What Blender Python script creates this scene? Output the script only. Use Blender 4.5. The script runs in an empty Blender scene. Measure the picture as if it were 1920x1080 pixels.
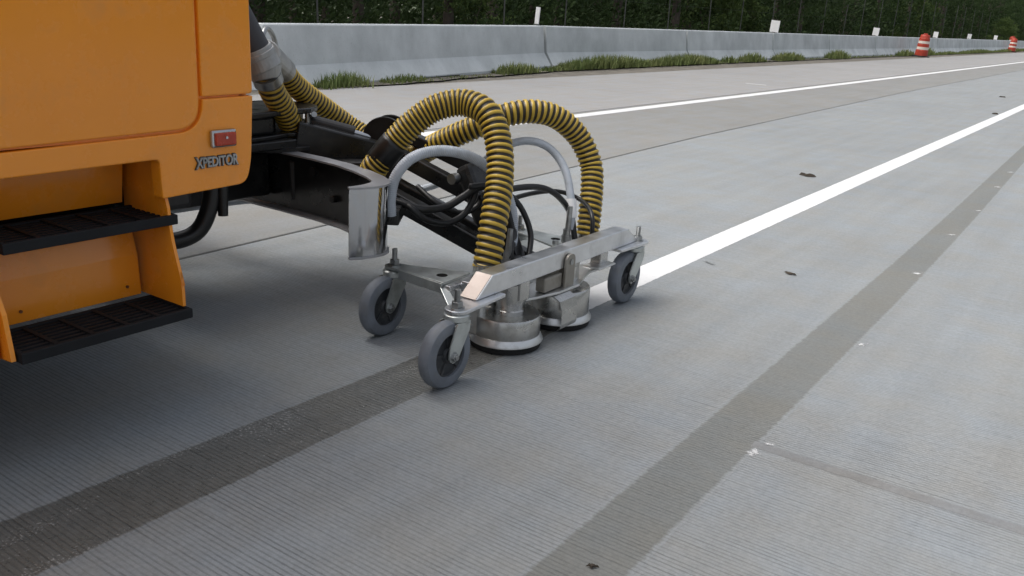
import bpy, bmesh, math, random
from mathutils import Vector, Matrix
R = random.Random(7)
scene = bpy.context.scene
col = scene.collection

# ------------------------------------------------------------ camera
cam_data = bpy.data.cameras.new('camera')
cam_data.sensor_width = 36.0
cam_data.lens = 1660 / 1920 * 36.0
cam_data.clip_start = 0.05
cam_data.clip_end = 3000
cam = bpy.data.objects.new('camera', cam_data)
col.objects.link(cam)
m3 = Matrix(((0.8142, -0.2145, 0.5396), (0.5783, 0.2157, -0.7868), (0.0524, 0.9526, 0.2996)))
cam.matrix_world = Matrix.Translation((0, 0, 1.15)) @ m3.to_4x4()
scene.camera = cam

# ------------------------------------------------------------ world, sun, exposure
SUN_EL, SUN_AZ = 60.0, 214.0      # overcast; brighter part of the sky behind the truck
world = bpy.data.worlds.new('World')
scene.world = world
world.use_nodes = True
wn = world.node_tree.nodes; wl = world.node_tree.links
wn.clear()
sky = wn.new('ShaderNodeTexSky'); sky.sky_type = 'NISHITA'; sky.sun_disc = False
sky.sun_elevation = math.radians(SUN_EL)
sky.air_density = 1.0; sky.dust_density = 6.0; sky.ozone_density = 1.0
hs = wn.new('ShaderNodeHueSaturation'); hs.inputs['Saturation'].default_value = 0.38
bg = wn.new('ShaderNodeBackground'); bg.inputs['Strength'].default_value = 0.112
wo = wn.new('ShaderNodeOutputWorld')
wl.new(sky.outputs[0], hs.inputs['Color']); wl.new(hs.outputs[0], bg.inputs['Color']); wl.new(bg.outputs[0], wo.inputs['Surface'])
# direction towards the sun in world axes
az = math.radians(SUN_AZ); el = math.radians(SUN_EL)
to_sun = Vector((math.cos(az) * math.cos(el), math.sin(az) * math.cos(el), math.sin(el)))
sky.sun_rotation = math.atan2(to_sun.x, to_sun.y)
sd = bpy.data.lights.new('sun', 'SUN'); sd.energy = 1.15; sd.angle = math.radians(45); sd.color = (1.0, 0.97, 0.93)
so = bpy.data.objects.new('sun', sd); col.objects.link(so)
so.rotation_euler = (-to_sun).to_track_quat('-Z', 'Y').to_euler()
so.location = to_sun * 60
scene.view_settings.view_transform = 'Standard'
scene.view_settings.look = 'None'
scene.view_settings.exposure = 0.76
scene.view_settings.gamma = 1.0
scene.view_settings.use_curve_mapping = False

# ------------------------------------------------------------ materials
class NT:
    def __init__(s, name):
        s.m = bpy.data.materials.new(name); s.m.use_nodes = True
        s.n = s.m.node_tree.nodes; s.l = s.m.node_tree.links
        s.b = s.n['Principled BSDF']
    def node(s, t, **kw):
        x = s.n.new(t)
        for k, v in kw.items(): setattr(x, k, v)
        return x
    def link(s, a, b): s.l.new(a, b)
    def pos(s): 
        return s.node('ShaderNodeNewGeometry').outputs['Position']
    def obj(s): return s.node('ShaderNodeTexCoord').outputs['Object']
    def mapping(s, vec, scale):
        mp = s.node('ShaderNodeMapping'); mp.inputs['Scale'].default_value = scale
        s.link(vec, mp.inputs['Vector']); return mp.outputs[0]
    def noise(s, vec, scale, detail=4, rough=.55):
        t = s.node('ShaderNodeTexNoise'); t.inputs['Scale'].default_value = scale
        t.inputs['Detail'].default_value = detail; t.inputs['Roughness'].default_value = rough
        s.link(vec, t.inputs['Vector']); return t.outputs[0]
    def math(s, op, a, b=None, clamp=False):
        t = s.node('ShaderNodeMath', operation=op); t.use_clamp = clamp
        for i, v in enumerate((a, b)):
            if v is None: continue
            if isinstance(v, (int, float)): t.inputs[i].default_value = v
            else: s.link(v, t.inputs[i])
        return t.outputs[0]
    def rng(s, v, a, b, c, d):
        t = s.node('ShaderNodeMapRange'); s.link(v, t.inputs['Value'])
        for i, k in zip((a, b, c, d), ('From Min', 'From Max', 'To Min', 'To Max')): t.inputs[k].default_value = i
        return t.outputs[0]
    def mix(s, fac, a, b, mode='MIX'):
        t = s.node('ShaderNodeMix', data_type='RGBA', blend_type=mode)
        if isinstance(fac, (int, float)): t.inputs[0].default_value = fac
        else: s.link(fac, t.inputs[0])
        for i, v in ((6, a), (7, b)):
            if isinstance(v, tuple): t.inputs[i].default_value = (*v[:3], 1)
            else: s.link(v, t.inputs[i])
        return t.outputs[2]
    def bump(s, h, strength=.3, dist=.01, normal=None):
        t = s.node('ShaderNodeBump'); t.inputs['Strength'].default_value = strength; t.inputs['Distance'].default_value = dist
        s.link(h, t.inputs['Height'])
        if normal is not None: s.link(normal, t.inputs['Normal'])
        return t.outputs[0]
    def set(s, **kw):
        for k, v in kw.items():
            i = s.b.inputs[k.replace('_', ' ')]
            if isinstance(v, tuple): i.default_value = (*v[:3], 1) if len(v) == 3 and i.type == 'RGBA' else v
            elif isinstance(v, (int, float)): i.default_value = v
            else: s.link(v, i)
        return s

def plain(name, c, rough=.5, metal=0.0, var=.25, scale=9.0, spec=.5, bump=0.0, dirt=None):
    t = NT(name); v = t.obj()
    n = t.noise(v, scale, 5)
    lo = tuple(x * (1 - var) for x in c); hi = tuple(min(1, x * (1 + var)) for x in c)
    cc = t.mix(t.rng(n, .3, .7, 0, 1), lo, hi)
    if dirt:
        d = t.noise(v, dirt[1], 6, .65)
        cc = t.mix(t.rng(d, .52, .70, 0, dirt[2]), cc, dirt[0])
    t.set(Base_Color=cc, Metallic=metal, Roughness=t.rng(n, .2, .8, max(.02, rough - .12), min(1, rough + .12)))
    t.b.inputs['Specular IOR Level'].default_value = spec
    if bump: t.set(Normal=t.bump(t.noise(v, scale * 6, 4), .35, bump))
    return t.m

def concrete(name, c, groove=1.0, blot=.22, wet=0.0, rough=.9, edge=False):
    t = NT(name); p = t.pos()
    big = t.noise(p, .45, 5, .6); mid = t.noise(p, 3.2, 5, .6); fine = t.noise(p, 60, 3, .7); pits = t.noise(p, 210, 2, .6)
    strk = t.noise(t.mapping(p, (6.0, .35, 1)), 1.6, 4, .55)          # wear drawn out along the wheel paths
    k = t.math('ADD', t.math('MULTIPLY', big, .38), t.math('MULTIPLY', mid, .30))
    k = t.math('ADD', k, t.math('MULTIPLY', strk, .32))
    f = t.rng(k, .32, .68, 1 - blot, 1 + blot)
    f = t.math('MULTIPLY', f, t.rng(fine, .3, .7, .90, 1.10))
    f = t.math('MULTIPLY', f, t.rng(pits, .25, .75, .93, 1.07))
    h = t.math('ADD', t.math('MULTIPLY', fine, .0016), t.math('MULTIPLY', pits, .0007))
    if groove > 0:
        sx = t.node('ShaderNodeSeparateXYZ'); t.link(p, sx.inputs[0])
        wob = t.noise(t.mapping(p, (1.3, 9, 1)), 1.2, 3)
        y = t.math('ADD', sx.outputs[1], t.math('MULTIPLY', wob, .006))
        s = t.math('SINE', t.math('MULTIPLY', y, 2 * math.pi / .0136))
        g = t.rng(s, .15, .95, 0, 1)                                 # 0 on the land, 1 in the groove
        depth = t.math('MULTIPLY', t.rng(t.noise(t.mapping(p, (3.5, 55, 1)), 1.0, 4, .65), .34, .64, .18, 1.0), t.rng(t.noise(p, 1.6, 4, .6), .34, .60, .55, 1.0))
        g = t.math('MULTIPLY', t.math('MAXIMUM', g, 0.0), depth, True)
        g = t.math('MULTIPLY', g, groove)
        f = t.math('MULTIPLY', f, t.math('SUBTRACT', 1.0, t.math('MULTIPLY', g, .34)))
        h = t.math('SUBTRACT', h, t.math('MULTIPLY', g, .0035))
    vm = t.node('ShaderNodeVectorMath', operation='SCALE')
    base = t.mix(t.rng(mid, .35, .65, 0, 1), tuple(x * (1.0 + s_) for x, s_ in zip(c, (.03, .0, -.04))), tuple(x * (1.0 + s_) for x, s_ in zip(c, (-.03, .0, .04))))
    if wet:                                                          # wet glints put into the colour as pale specks
        sp = t.rng(t.math('MULTIPLY', t.noise(p, 150, 2, .5), t.rng(t.noise(t.mapping(p, (9, 2.2, 1)), 1.0, 3), .40, .62, .72, 1.05)), .585, .66, 0, .75)
        base = t.mix(sp, base, (.36, .36, .35))
    ro = rough if not wet else t.rng(t.noise(p, 26, 4, .7), .35, .62, .16, .75)
    if edge:                                                         # the strip fades into the untouched slab over its last centimetre
        a = t.node('ShaderNodeAttribute'); a.attribute_name = 'rib'
        e = t.math('ADD', a.outputs['Fac'], t.math('MULTIPLY', t.math('SUBTRACT', t.noise(p, 45, 4, .7), .5), 1.1))
        e = t.rng(e, .30, .70, 0, 1)
        base = t.mix(e, (.252, .267, .272), base)
        if wet: ro = t.math('ADD', t.math('MULTIPLY', ro, e), t.math('MULTIPLY', t.math('SUBTRACT', 1.0, e), .9))
    t.link(base, vm.inputs[0]); t.link(f, vm.inputs['Scale'])
    t.set(Base_Color=vm.outputs[0], Roughness=ro)
    t.b.inputs['Specular IOR Level'].default_value = .25 if not wet else .5
    t.set(Normal=t.bump(h, .55, 1.0))
    return t.m

M = {}
M['slab'] = concrete('concrete_lane', (.252, .266, .271), 1.0, .15)
M['slab_mid'] = concrete('concrete_inner_strip', (.216, .217, .211), .12, .15)
M['slab_shoulder'] = concrete('concrete_shoulder', (.272, .270, .267), .12, .12)
M['wet'] = concrete('concrete_wet', (.130, .132, .124), 1.2, .18, wet=1, edge=1.0)
M['erased'] = concrete('concrete_erased', (.178, .184, .177), .8, .08, edge=.95)
M['sealant'] = concrete('joint_sealant', (.205, .210, .212), 0, .2)
M['filler'] = plain('joint_filler', (.07, .07, .068), .95)
def paint_mat():
    t = NT('road_paint'); p = t.pos()
    n = t.noise(p, 38, 5, .7); b = t.noise(p, 2.2, 4)
    c = t.mix(t.rng(b, .3, .7, 0, 1), (.58, .585, .59), (.68, .685, .685))
    c = t.mix(t.rng(n, .585, .72, 0, .6), c, (.36, .365, .36))
    t.set(Base_Color=c, Roughness=.7, Normal=t.bump(n, .4, .002)); return t.m
M['paint'] = paint_mat()
M['flake'] = plain('worn_paint', (.50, .505, .505), .9, var=.35, scale=60)
M['soil'] = plain('verge_soil', (.13, .118, .098), .95, var=.4, scale=3, bump=.02)
M['ground'] = plain('meadow_ground', (.05, .065, .028), .95, var=.4, scale=.4)
def barrier_mat():
    t = NT('barrier_concrete'); p = t.pos()
    st = t.noise(t.mapping(p, (1.0, .7, .55)), 2.6, 5, .6); b = t.noise(p, 1.1, 5, .6); f = t.noise(p, 40, 3)
    k = t.math('ADD', t.math('MULTIPLY', st, .5), t.math('MULTIPLY', b, .5))
    c = t.mix(t.rng(k, .34, .66, 0, 1), (.44, .475, .485), (.66, .70, .71))
    c = t.mix(t.rng(f, .6, .75, 0, .35), c, (.2, .2, .2))
    t.set(Base_Color=c, Roughness=.9, Normal=t.bump(f, .3, .004)); return t.m
M['barrier'] = barrier_mat()
def car_paint():
    t = NT('orange_paint'); v = t.obj()
    n = t.noise(v, 2.2, 4); d = t.noise(v, 7, 6, .65)
    c = t.mix(t.rng(n, .3, .7, 0, 1), (.88, .295, .016), (.93, .32, .020))
    c = t.mix(t.rng(d, .52, .75, 0, .26), c, (.46, .25, .11))
    t.set(Base_Color=c, Roughness=t.rng(d, .3, .7, .14, .38))
    t.b.inputs['Coat Weight'].default_value = .35; t.b.inputs['Coat Roughness'].default_value = .12
    return t.m
M['orange'] = car_paint()
M['gap'] = plain('dark_gap', (.008, .008, .008), .95, spec=.1)
M['black'] = plain('black_paint', (.010, .0105, .011), .30, var=.3, dirt=((.06, .058, .052), 14, .35))
M['blacksteel'] = plain('black_steel', (.013, .013, .014), .42, var=.3, dirt=((.09, .085, .078), 10, .4))
M['step'] = plain('step_plastic', (.013, .014, .016), .7, var=.3, spec=.25)
M['rubberhose'] = plain('black_hose_rubber', (.009, .0095, .010), .40, var=.3, dirt=((.03, .029, .027), 20, .3))
M['rubber'] = plain('rubber_skirt', (.012, .012, .012), .8)
M['wheel'] = plain('grey_wheel_rubber', (.155, .172, .198), .58, var=.2, scale=16, dirt=((.17, .165, .155), 12, .5))
M['wheelcore'] = plain('wheel_core', (.030, .033, .037), .55, var=.25, dirt=((.14, .135, .125), 14, .5))
M['tyre'] = plain('truck_tyre', (.018, .018, .018), .85, dirt=((.08, .075, .065), 6, .4))
M['chrome'] = plain('chrome', (.48, .49, .51), .07, metal=1.0, var=.06, scale=5, dirt=((.45, .46, .48), 4, .4))
M['jointshade'] = plain('joint_gap_shade', (.030, .031, .030), .9, var=.4)  # shade of the barrier gaps, put into a near-black colour
M['flange'] = plain('worn_bumper_edge', (.36, .365, .38), .34, metal=.35, var=.15)
M['alu'] = plain('brushed_aluminium', (.74, .75, .765), .33, metal=1.0, var=.12, scale=12, dirt=((.48, .485, .49), 9, .5))
M['alubright'] = plain('warm_aluminium', (.46, .40, .365), .5, metal=.6, var=.14, scale=30, dirt=((.5, .42, .36), 18, .4))  # warmer metal tone for the slanted beam end
M['galv'] = plain('galvanised_steel', (.54, .57, .56), .38, metal=.85, var=.16, scale=14, dirt=((.2, .2, .18), 12, .45))
M['zinc'] = plain('zinc_bolt', (.36, .37, .37), .35, metal=.95, var=.2, scale=30)
M['inox'] = plain('stained_stainless', (.56, .56, .545), .28, metal=.95, var=.18, scale=8, dirt=((.20, .185, .16), 7, .6))
M['inoxlite'] = plain('pale_stainless', (.68, .69, .69), .36, metal=.92, var=.15, scale=10, dirt=((.25, .235, .21), 10, .5))
M['tan'] = plain('tarnished_steel', (.32, .30, .265), .5, metal=.6, var=.18, scale=10, dirt=((.14, .12, .095), 12, .6))
M['greyhose'] = plain('grey_hose', (.43, .47, .52), .48, var=.12, scale=14, dirt=((.25, .25, .245), 18, .4))
M['coupler'] = plain('cast_coupler', (.40, .41, .41), .5, metal=.5, var=.2, scale=14, dirt=((.16, .15, .13), 12, .6))
M['darkhose'] = plain('slate_rubber', (.045, .047, .055), .55, var=.2)
M['redlens'] = plain('red_lens', (.42, .045, .02), .25, var=.15, scale=40)
M['glass'] = plain('dark_glass', (.02, .025, .028), .06)
M['drum'] = plain('drum_orange', (.42, .045, .022), .5, var=.15, dirt=((.3, .09, .05), 7, .4))
M['band'] = plain('drum_band', (.74, .66, .58), .45, var=.08)
M['panel'] = plain('white_panel', (.82, .82, .82), .5, var=.04)
M['post'] = plain('fence_post', (.10, .104, .098), .6, metal=.4)
M['bark'] = plain('bark', (.075, .062, .05), .9, var=.4, scale=5, bump=.02)
M['leafdry'] = plain('dry_leaf', (.045, .035, .025), .8)
def hose_mat():
    t = NT('ribbed_hose')
    a = t.node('ShaderNodeAttribute'); a.attribute_name = 'rib'
    v = t.obj(); n = t.noise(v, 11, 5, .6); d = t.noise(v, 30, 4)
    y = t.mix(t.rng(n, .3, .7, 0, 1), (.40, .265, .028), (.55, .375, .045))
    y = t.mix(t.rng(d, .55, .75, 0, .5), y, (.20, .16, .08))
    g = t.mix(t.rng(n, .3, .7, 0, 1), (.010, .008, .005), (.030, .021, .009))
    c = t.mix(t.rng(a.outputs['Fac'], .25, .75, 0, 1), g, y)
    t.set(Base_Color=c, Roughness=.42); return t.m
M['ribhose'] = hose_mat()
def leaf_mat(name, a, b):
    t = NT(name); p = t.pos()
    n = t.noise(p, .8, 3); n2 = t.noise(p, 14, 2)
    c = t.mix(t.rng(t.math('ADD', t.math('MULTIPLY', n, .6), t.math('MULTIPLY', n2, .4)), .35, .65, 0, 1), a, b)
    t.set(Base_Color=c, Roughness=.65); t.b.inputs['Specular IOR Level'].default_value = .2
    tr = t.node('ShaderNodeBsdfTranslucent'); t.link(c, tr.inputs['Color'])
    ms = t.node('ShaderNodeMixShader'); ms.inputs[0].default_value = .25
    out = t.n['Material Output']
    t.link(t.b.outputs[0], ms.inputs[1]); t.link(tr.outputs[0], ms.inputs[2]); t.link(ms.outputs[0], out.inputs['Surface'])
    return t.m
M['leaf0'] = leaf_mat('foliage_dark', (.018, .034, .012), (.055, .092, .028))
M['leaf1'] = leaf_mat('foliage_mid', (.026, .050, .016), (.062, .105, .032))
M['grass'] = leaf_mat('grass_blades', (.10, .15, .045), (.24, .26, .105))
M['needle'] = leaf_mat('foliage_conifer', (.014, .030, .013), (.035, .058, .024))

# ------------------------------------------------------------ mesh helpers
def link(o, parent=None):
    col.objects.link(o)
    if parent is not None: o.parent = parent
    return o
def from_data(name, verts, faces, mat, parent=None, smooth=False, bevel=0.0, attr=None):
    me = bpy.data.meshes.new(name); me.from_pydata([tuple(v) for v in verts], [], faces); me.update()
    me.materials.append(M[mat] if isinstance(mat, str) else mat)
    if smooth:
        for p in me.polygons: p.use_smooth = True
    if attr:
        a = me.attributes.new('rib', 'FLOAT', 'POINT'); a.data.foreach_set('value', attr)
    o = link(bpy.data.objects.new(name, me), parent)
    if bevel: add_bevel(o, bevel)
    return o
def add_bevel(o, w, seg=2):
    b = o.modifiers.new('bevel', 'BEVEL'); b.width = w; b.segments = seg; b.limit_method = 'ANGLE'; b.angle_limit = math.radians(35)
    b.harden_normals = False
    for p in o.data.polygons: p.use_smooth = False
class MB:
    """collects shapes for ONE part"""
    def __init__(s): s.v = []; s.f = []
    def add(s, v, f):
        k = len(s.v); s.v += [tuple(x) for x in v]; s.f += [tuple(i + k for i in q) for q in f]; return s
    def box(s, x0, x1, y0, y1, z0, z1):
        v = [(x, y, z) for x in (x0, x1) for y in (y0, y1) for z in (z0, z1)]
        return s.add(v, [(0, 1, 3, 2), (4, 6, 7, 5), (0, 4, 5, 1), (2, 3, 7, 6), (0, 2, 6, 4), (1, 5, 7, 3)])
    def bar(s, p0, p1, w, h, up=(0, 0, 1)):
        p0, p1 = Vector(p0), Vector(p1); d = (p1 - p0).normalized()
        sd_ = d.cross(Vector(up)).normalized(); u = sd_.cross(d)
        v = [p + sd_ * a * w / 2 + u * b * h / 2 for p in (p0, p1) for a, b in ((-1, -1), (1, -1), (1, 1), (-1, 1))]
        return s.add(v, [(3, 2, 1, 0), (4, 5, 6, 7), (0, 1, 5, 4), (1, 2, 6, 5), (2, 3, 7, 6), (3, 0, 4, 7)])
    def prism(s, poly, axis, a, b):
        """poly = 2-D outline; axis x: (y,z), y: (x,z), z: (x,y)"""
        def mk(p, t): return {'x': (t, p[0], p[1]), 'y': (p[0], t, p[1]), 'z': (p[0], p[1], t)}[axis]
        n = len(poly)
        v = [mk(p, a) for p in poly] + [mk(p, b) for p in poly]
        return s.add(v, [tuple(range(n))[::-1], tuple(range(n, 2 * n))] + [(i, (i + 1) % n, n + (i + 1) % n, n + i) for i in range(n)])
    def cyl(s, p0, p1, r0, r1=None, n=20, cap=True):
        r1 = r0 if r1 is None else r1
        p0, p1 = Vector(p0), Vector(p1); d = (p1 - p0).normalized()
        a = d.orthogonal().normalized(); b = d.cross(a)
        v = [p + (a * math.cos(2 * math.pi * i / n) + b * math.sin(2 * math.pi * i / n)) * r for p, r in ((p0, r0), (p1, r1)) for i in range(n)]
        f = [(i, (i + 1) % n, n + (i + 1) % n, n + i) for i in range(n)]
        if cap: f += [tuple(range(n))[::-1], tuple(range(n, 2 * n))]
        return s.add(v, f)
    def lathe(s, prof, c, axis='z', n=32):
        c = Vector(c); v = []; m = len(prof)
        for i in range(n):
            t = 2 * math.pi * i / n; ca, sa = math.cos(t), math.sin(t)
            for r, h in prof:
                v.append(c + Vector({'z': (r * ca, r * sa, h), 'x': (h, r * ca, r * sa), 'y': (r * sa, h, r * ca)}[axis]))
        f = [(i * m + j, ((i + 1) % n) * m + j, ((i + 1) % n) * m + j + 1, i * m + j + 1) for i in range(n) for j in range(m - 1)]
        if prof[0][0] > 1e-6 and prof[-1][0] > 1e-6:
            f += [(i * m + m - 1, ((i + 1) % n) * m + m - 1, ((i + 1) % n) * m, i * m) for i in range(n)]
        else:
            f += [tuple(i * m for i in range(n))[::-1], tuple(i * m + m - 1 for i in range(n))]
        return s.add(v, f)
    def hexa(s, c, r, z0, z1):
        return s.prism([(c[0] + r * math.cos(math.pi / 3 * i + .3), c[1] + r * math.sin(math.pi / 3 * i + .3)) for i in range(6)], 'z', z0, z1)
    def build(s, name, mat, parent=None, smooth=False, bevel=0.0):
        o = from_data(name, s.v, s.f, mat, parent, False, 0)
        bm = bmesh.new(); bm.from_mesh(o.data); bmesh.ops.recalc_face_normals(bm, faces=bm.faces); bm.to_mesh(o.data); bm.free()
        if smooth:
            o.data.set_sharp_from_angle(angle=math.radians(38)); 
            for p in o.data.polygons: p.use_smooth = True
        if bevel: add_bevel(o, bevel)
        return o

def spline(pts, step=.01):
    """Catmull-Rom through pts, resampled evenly"""
    P = [Vector(p) for p in pts]; P = [P[0] * 2 - P[1]] + P + [P[-1] * 2 - P[-2]]
    out = []
    for i in range(1, len(P) - 2):
        a, b, c, d = P[i - 1:i + 3]
        for k in range(40):
            t = k / 40
            out.append(.5 * ((2 * b) + (c - a) * t + (2 * a - 5 * b + 4 * c - d) * t * t + (3 * b - a - 3 * c + d) * t ** 3))
    out.append(P[-2])
    L = [0]
    for a, b in zip(out, out[1:]): L.append(L[-1] + (b - a).length)
    n = max(2, int(L[-1] / step)); res = []; j = 0
    for i in range(n + 1):
        t = L[-1] * i / n
        while j < len(L) - 2 and L[j + 1] < t: j += 1
        k = (t - L[j]) / max(1e-9, L[j + 1] - L[j]); res.append(out[j].lerp(out[j + 1], k))
    return res, L[-1]
def tube(name, pts, r, mat, parent=None, n=12, step=.012, rad=None):
    """rad(s, total) -> (radius, rib value)"""
    C, total = spline(pts, step); v = []; f = []; at = []
    d0 = (C[1] - C[0]).normalized(); a = d0.orthogonal().normalized()
    for i, p in enumerate(C):
        d = (C[min(i + 1, len(C) - 1)] - C[max(i - 1, 0)]).normalized()
        a = (a - d * a.dot(d)).normalized(); b = d.cross(a)
        for k in range(n):
            t = 2 * math.pi * k / n; rr, rv = rad(total * i / (len(C) - 1), total, t) if rad else (r, 0); v.append(p + (a * math.cos(t) + b * math.sin(t)) * rr); at.append(rv)
    m = len(C)
    f = [(i * n + k, i * n + (k + 1) % n, (i + 1) * n + (k + 1) % n, (i + 1) * n + k) for i in range(m - 1) for k in range(n)]
    f += [tuple(range(n))[::-1], tuple(range((m - 1) * n, m * n))]
    return from_data(name, v, f, mat, parent, True, 0, at if rad else None)
def tag(o, label=None, cat=None, group=None, kind=None):
    for k, x in (('label', label), ('category', cat), ('group', group), ('kind', kind)):
        if x: o[k] = x
    return o
def empty(name, loc=(0, 0, 0)):
    o = bpy.data.objects.new(name, None); o.location = loc; o.empty_display_size = .2; return link(o)
def copy_tree(o, parent=None):
    c = o.copy(); col.objects.link(c); c.parent = parent
    for ch in list(o.children): copy_tree(ch, c)
    return c
def origin(o, loc):
    """move a single-mesh thing's origin to loc"""
    loc = Vector(loc); o.data.transform(Matrix.Translation(-loc)); o.location = loc; return o

# ------------------------------------------------------------ ground and road
tag(from_data('ground', [(-900, -300, -.25), (900, -300, -.25), (900, 1500, -.25), (-900, 1500, -.25)], [(0, 1, 2, 3)], 'ground'), kind='structure')
road = tag(MB().box(-9.05, 14, -14, 260, -.24, -.012).build('road', 'filler'), kind='structure')
def joint_x(y):
    pts = [(-14, -3.38), (2.3, -3.40), (5, -3.50), (8.5, -3.70), (19.3, -3.96), (40, -4.05), (260, -4.05)]
    for (a, b), (c, d) in zip(pts, pts[1:]):
        if y <= c: return b + (d - b) * (y - a) / (c - a)
    return pts[-1][1]
def slab(x0f, x1f, y0, y1, mat, gap=.004, n=3):
    gap = .0004
    ys = [y0 + gap + (y1 - y0 - 2 * gap) * i / n for i in range(n + 1)]
    g = .012 if mat != 'slab' else .006; bev = .004
    v = []; f = []
    for y in ys:
        a, b = x0f(y) + g, x1f(y) - g
        v += [(a, y, -.05), (a, y, -bev), (a + bev, y, 0), (b - bev, y, 0), (b, y, -bev), (b, y, -.05)]
    for i in range(n):
        k = i * 6
        f += [(k + j, k + j + 1, k + 7 + j, k + 6 + j) for j in range(5)]
    f += [tuple(range(6))[::-1], tuple(range(n * 6, n * 6 + 6))]
    o = from_data('concrete_slab', v, f, mat, road); 
    bm = bmesh.new(); bm.from_mesh(o.data); bmesh.ops.recalc_face_normals(bm, faces=bm.faces); bm.to_mesh(o.data); bm.free()
    return o
cols_ = [(lambda y: -9.03, lambda y: -5.62, 'slab_shoulder'), (lambda y: -5.62, joint_x, 'slab_mid'), (joint_x, lambda y: .35, 'slab'), (lambda y: .35, lambda y: 4.1, 'slab'), (lambda y: 4.1, lambda y: 14.0, 'slab_shoulder')]
JY = 2.30
edges = [JY + 4.9 * k for k in range(-3, 26)]
for ci, (a, b, mt) in enumerate(cols_):
    if ci == 4:
        slab(a, b, -13, 250, mt); continue
    for y0, y1 in zip(edges, edges[1:]):
        slab(a, b, y0 + 0, y1 - 0, mt, .002)
    slab(a, b, edges[-1], 258, mt, .002)


def ragged_strip(name, x0, x1, y0, y1, z, mat, jag=.008, step=.012, soft=.008):
    ys = []; y = y0
    while y < y1:
        ys.append(y); y += step * max(1.0, abs(y) / 4)
    ys.append(y1)
    v = []
    l = r = 0
    for y in ys:
        l = l * .3 + R.gauss(0, jag * .4); r = r * .3 + R.gauss(0, jag * .4)
        a, b = x0(y) + l, x1(y) + r
        v += [(a - soft, y, z), (a + soft, y, z), (b - soft, y, z), (b + soft, y, z)]
    f = [(4 * i + j, 4 * i + j + 1, 4 * i + j + 5, 4 * i + j + 4) for i in range(len(ys) - 1) for j in range(3)]
    return tag(from_data(name, v, f, mat, None, False, 0, [0, 1, 1, 0] * len(ys)), kind='structure')
K = lambda a: (lambda y: a)
ragged_strip('wet_strip', lambda y: -1.852 - .012 * max(0, 2 - y) * 2 if y < 2.6 else -1.84, K(-1.637), -2, 2.70, .0005, 'wet', .002, soft=.010)
def er_l(y):
    k = max(0, y - 4); return -.868 - .008 * (y - 1.4) - (.0022 * k * k if k < 3 else .0132 * (k - 1.5))
ragged_strip('erased_strip', er_l, lambda y: er_l(y) + .172 - .005 * min(8, max(0, y - 4)), -1, 26, .0005, 'erased', .002, soft=.012)
ragged_strip('lane_line', K(-1.823), K(-1.673), 2.78, 230, .001, 'paint', .0022, soft=.001)
ragged_strip('lane_line', lambda y: -5.51, lambda y: -5.33, -8, 230, .001, 'paint', .0025, soft=.001)
v = []; f = []                                   # wide smooth sealed joint across the near lane
for i in range(120):
    x = -.712 + i * .04; a = R.gauss(0, .0012); b = R.gauss(0, .0012)
    v += [(x, JY - .021 + a, .0007), (x, JY + .021 + b, .0007)]
    if i: f.append((2 * i - 2, 2 * i, 2 * i + 1, 2 * i - 1))
tag(from_data('joint_seal', v, f, 'sealant'), kind='structure')
# short paint tick beside the far line
ragged_strip('paint_tick', lambda y: -6.55, lambda y: -6.15, 17.32, 17.38, .002, 'paint', .01)

# ------------------------------------------------------------ barrier wall
bp = [(-8.9, -1.2, -.05), (-9.15, 7.75, -.05), (-10.3, 16.05, 0), (-10.42, 23.3, 0), (-10.42, 30.1, 0), (-10.4, 36.4, 0), (-10.4, 43.4, 0), (-10.3, 49.8, 0), (-10.25, 56.6, 0), (-10.2, 63.4, 0), (-10.2, 70.2, 0), (-10.2, 77, 0), (-10.2, 83.8, 0), (-10.2, 90.6, 0), (-10.2, 97.4, 0), (-10.2, 104.2, 0)]
BH = .865
prof = [(.0, 0), (.0, .075), (.17, .33), (.235, BH - .02), (.25, BH), (.37, BH), (.385, BH - .02), (.45, .33), (.62, .075), (.62, 0)]
blab = ['concrete jersey barrier just right of the truck cab, behind the slate duct', 'long pale concrete barrier directly behind the arching yellow hoses', 'concrete barrier with tall grass along its foot, right of the first thin white marker', 'concrete barrier between the grassy one and the second white marker', 'concrete barrier starting right under the second white marker', 'concrete barrier with a weed clump at its near joint, left of third marker', 'concrete barrier under the third white marker, left of the nearest drum']
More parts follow.
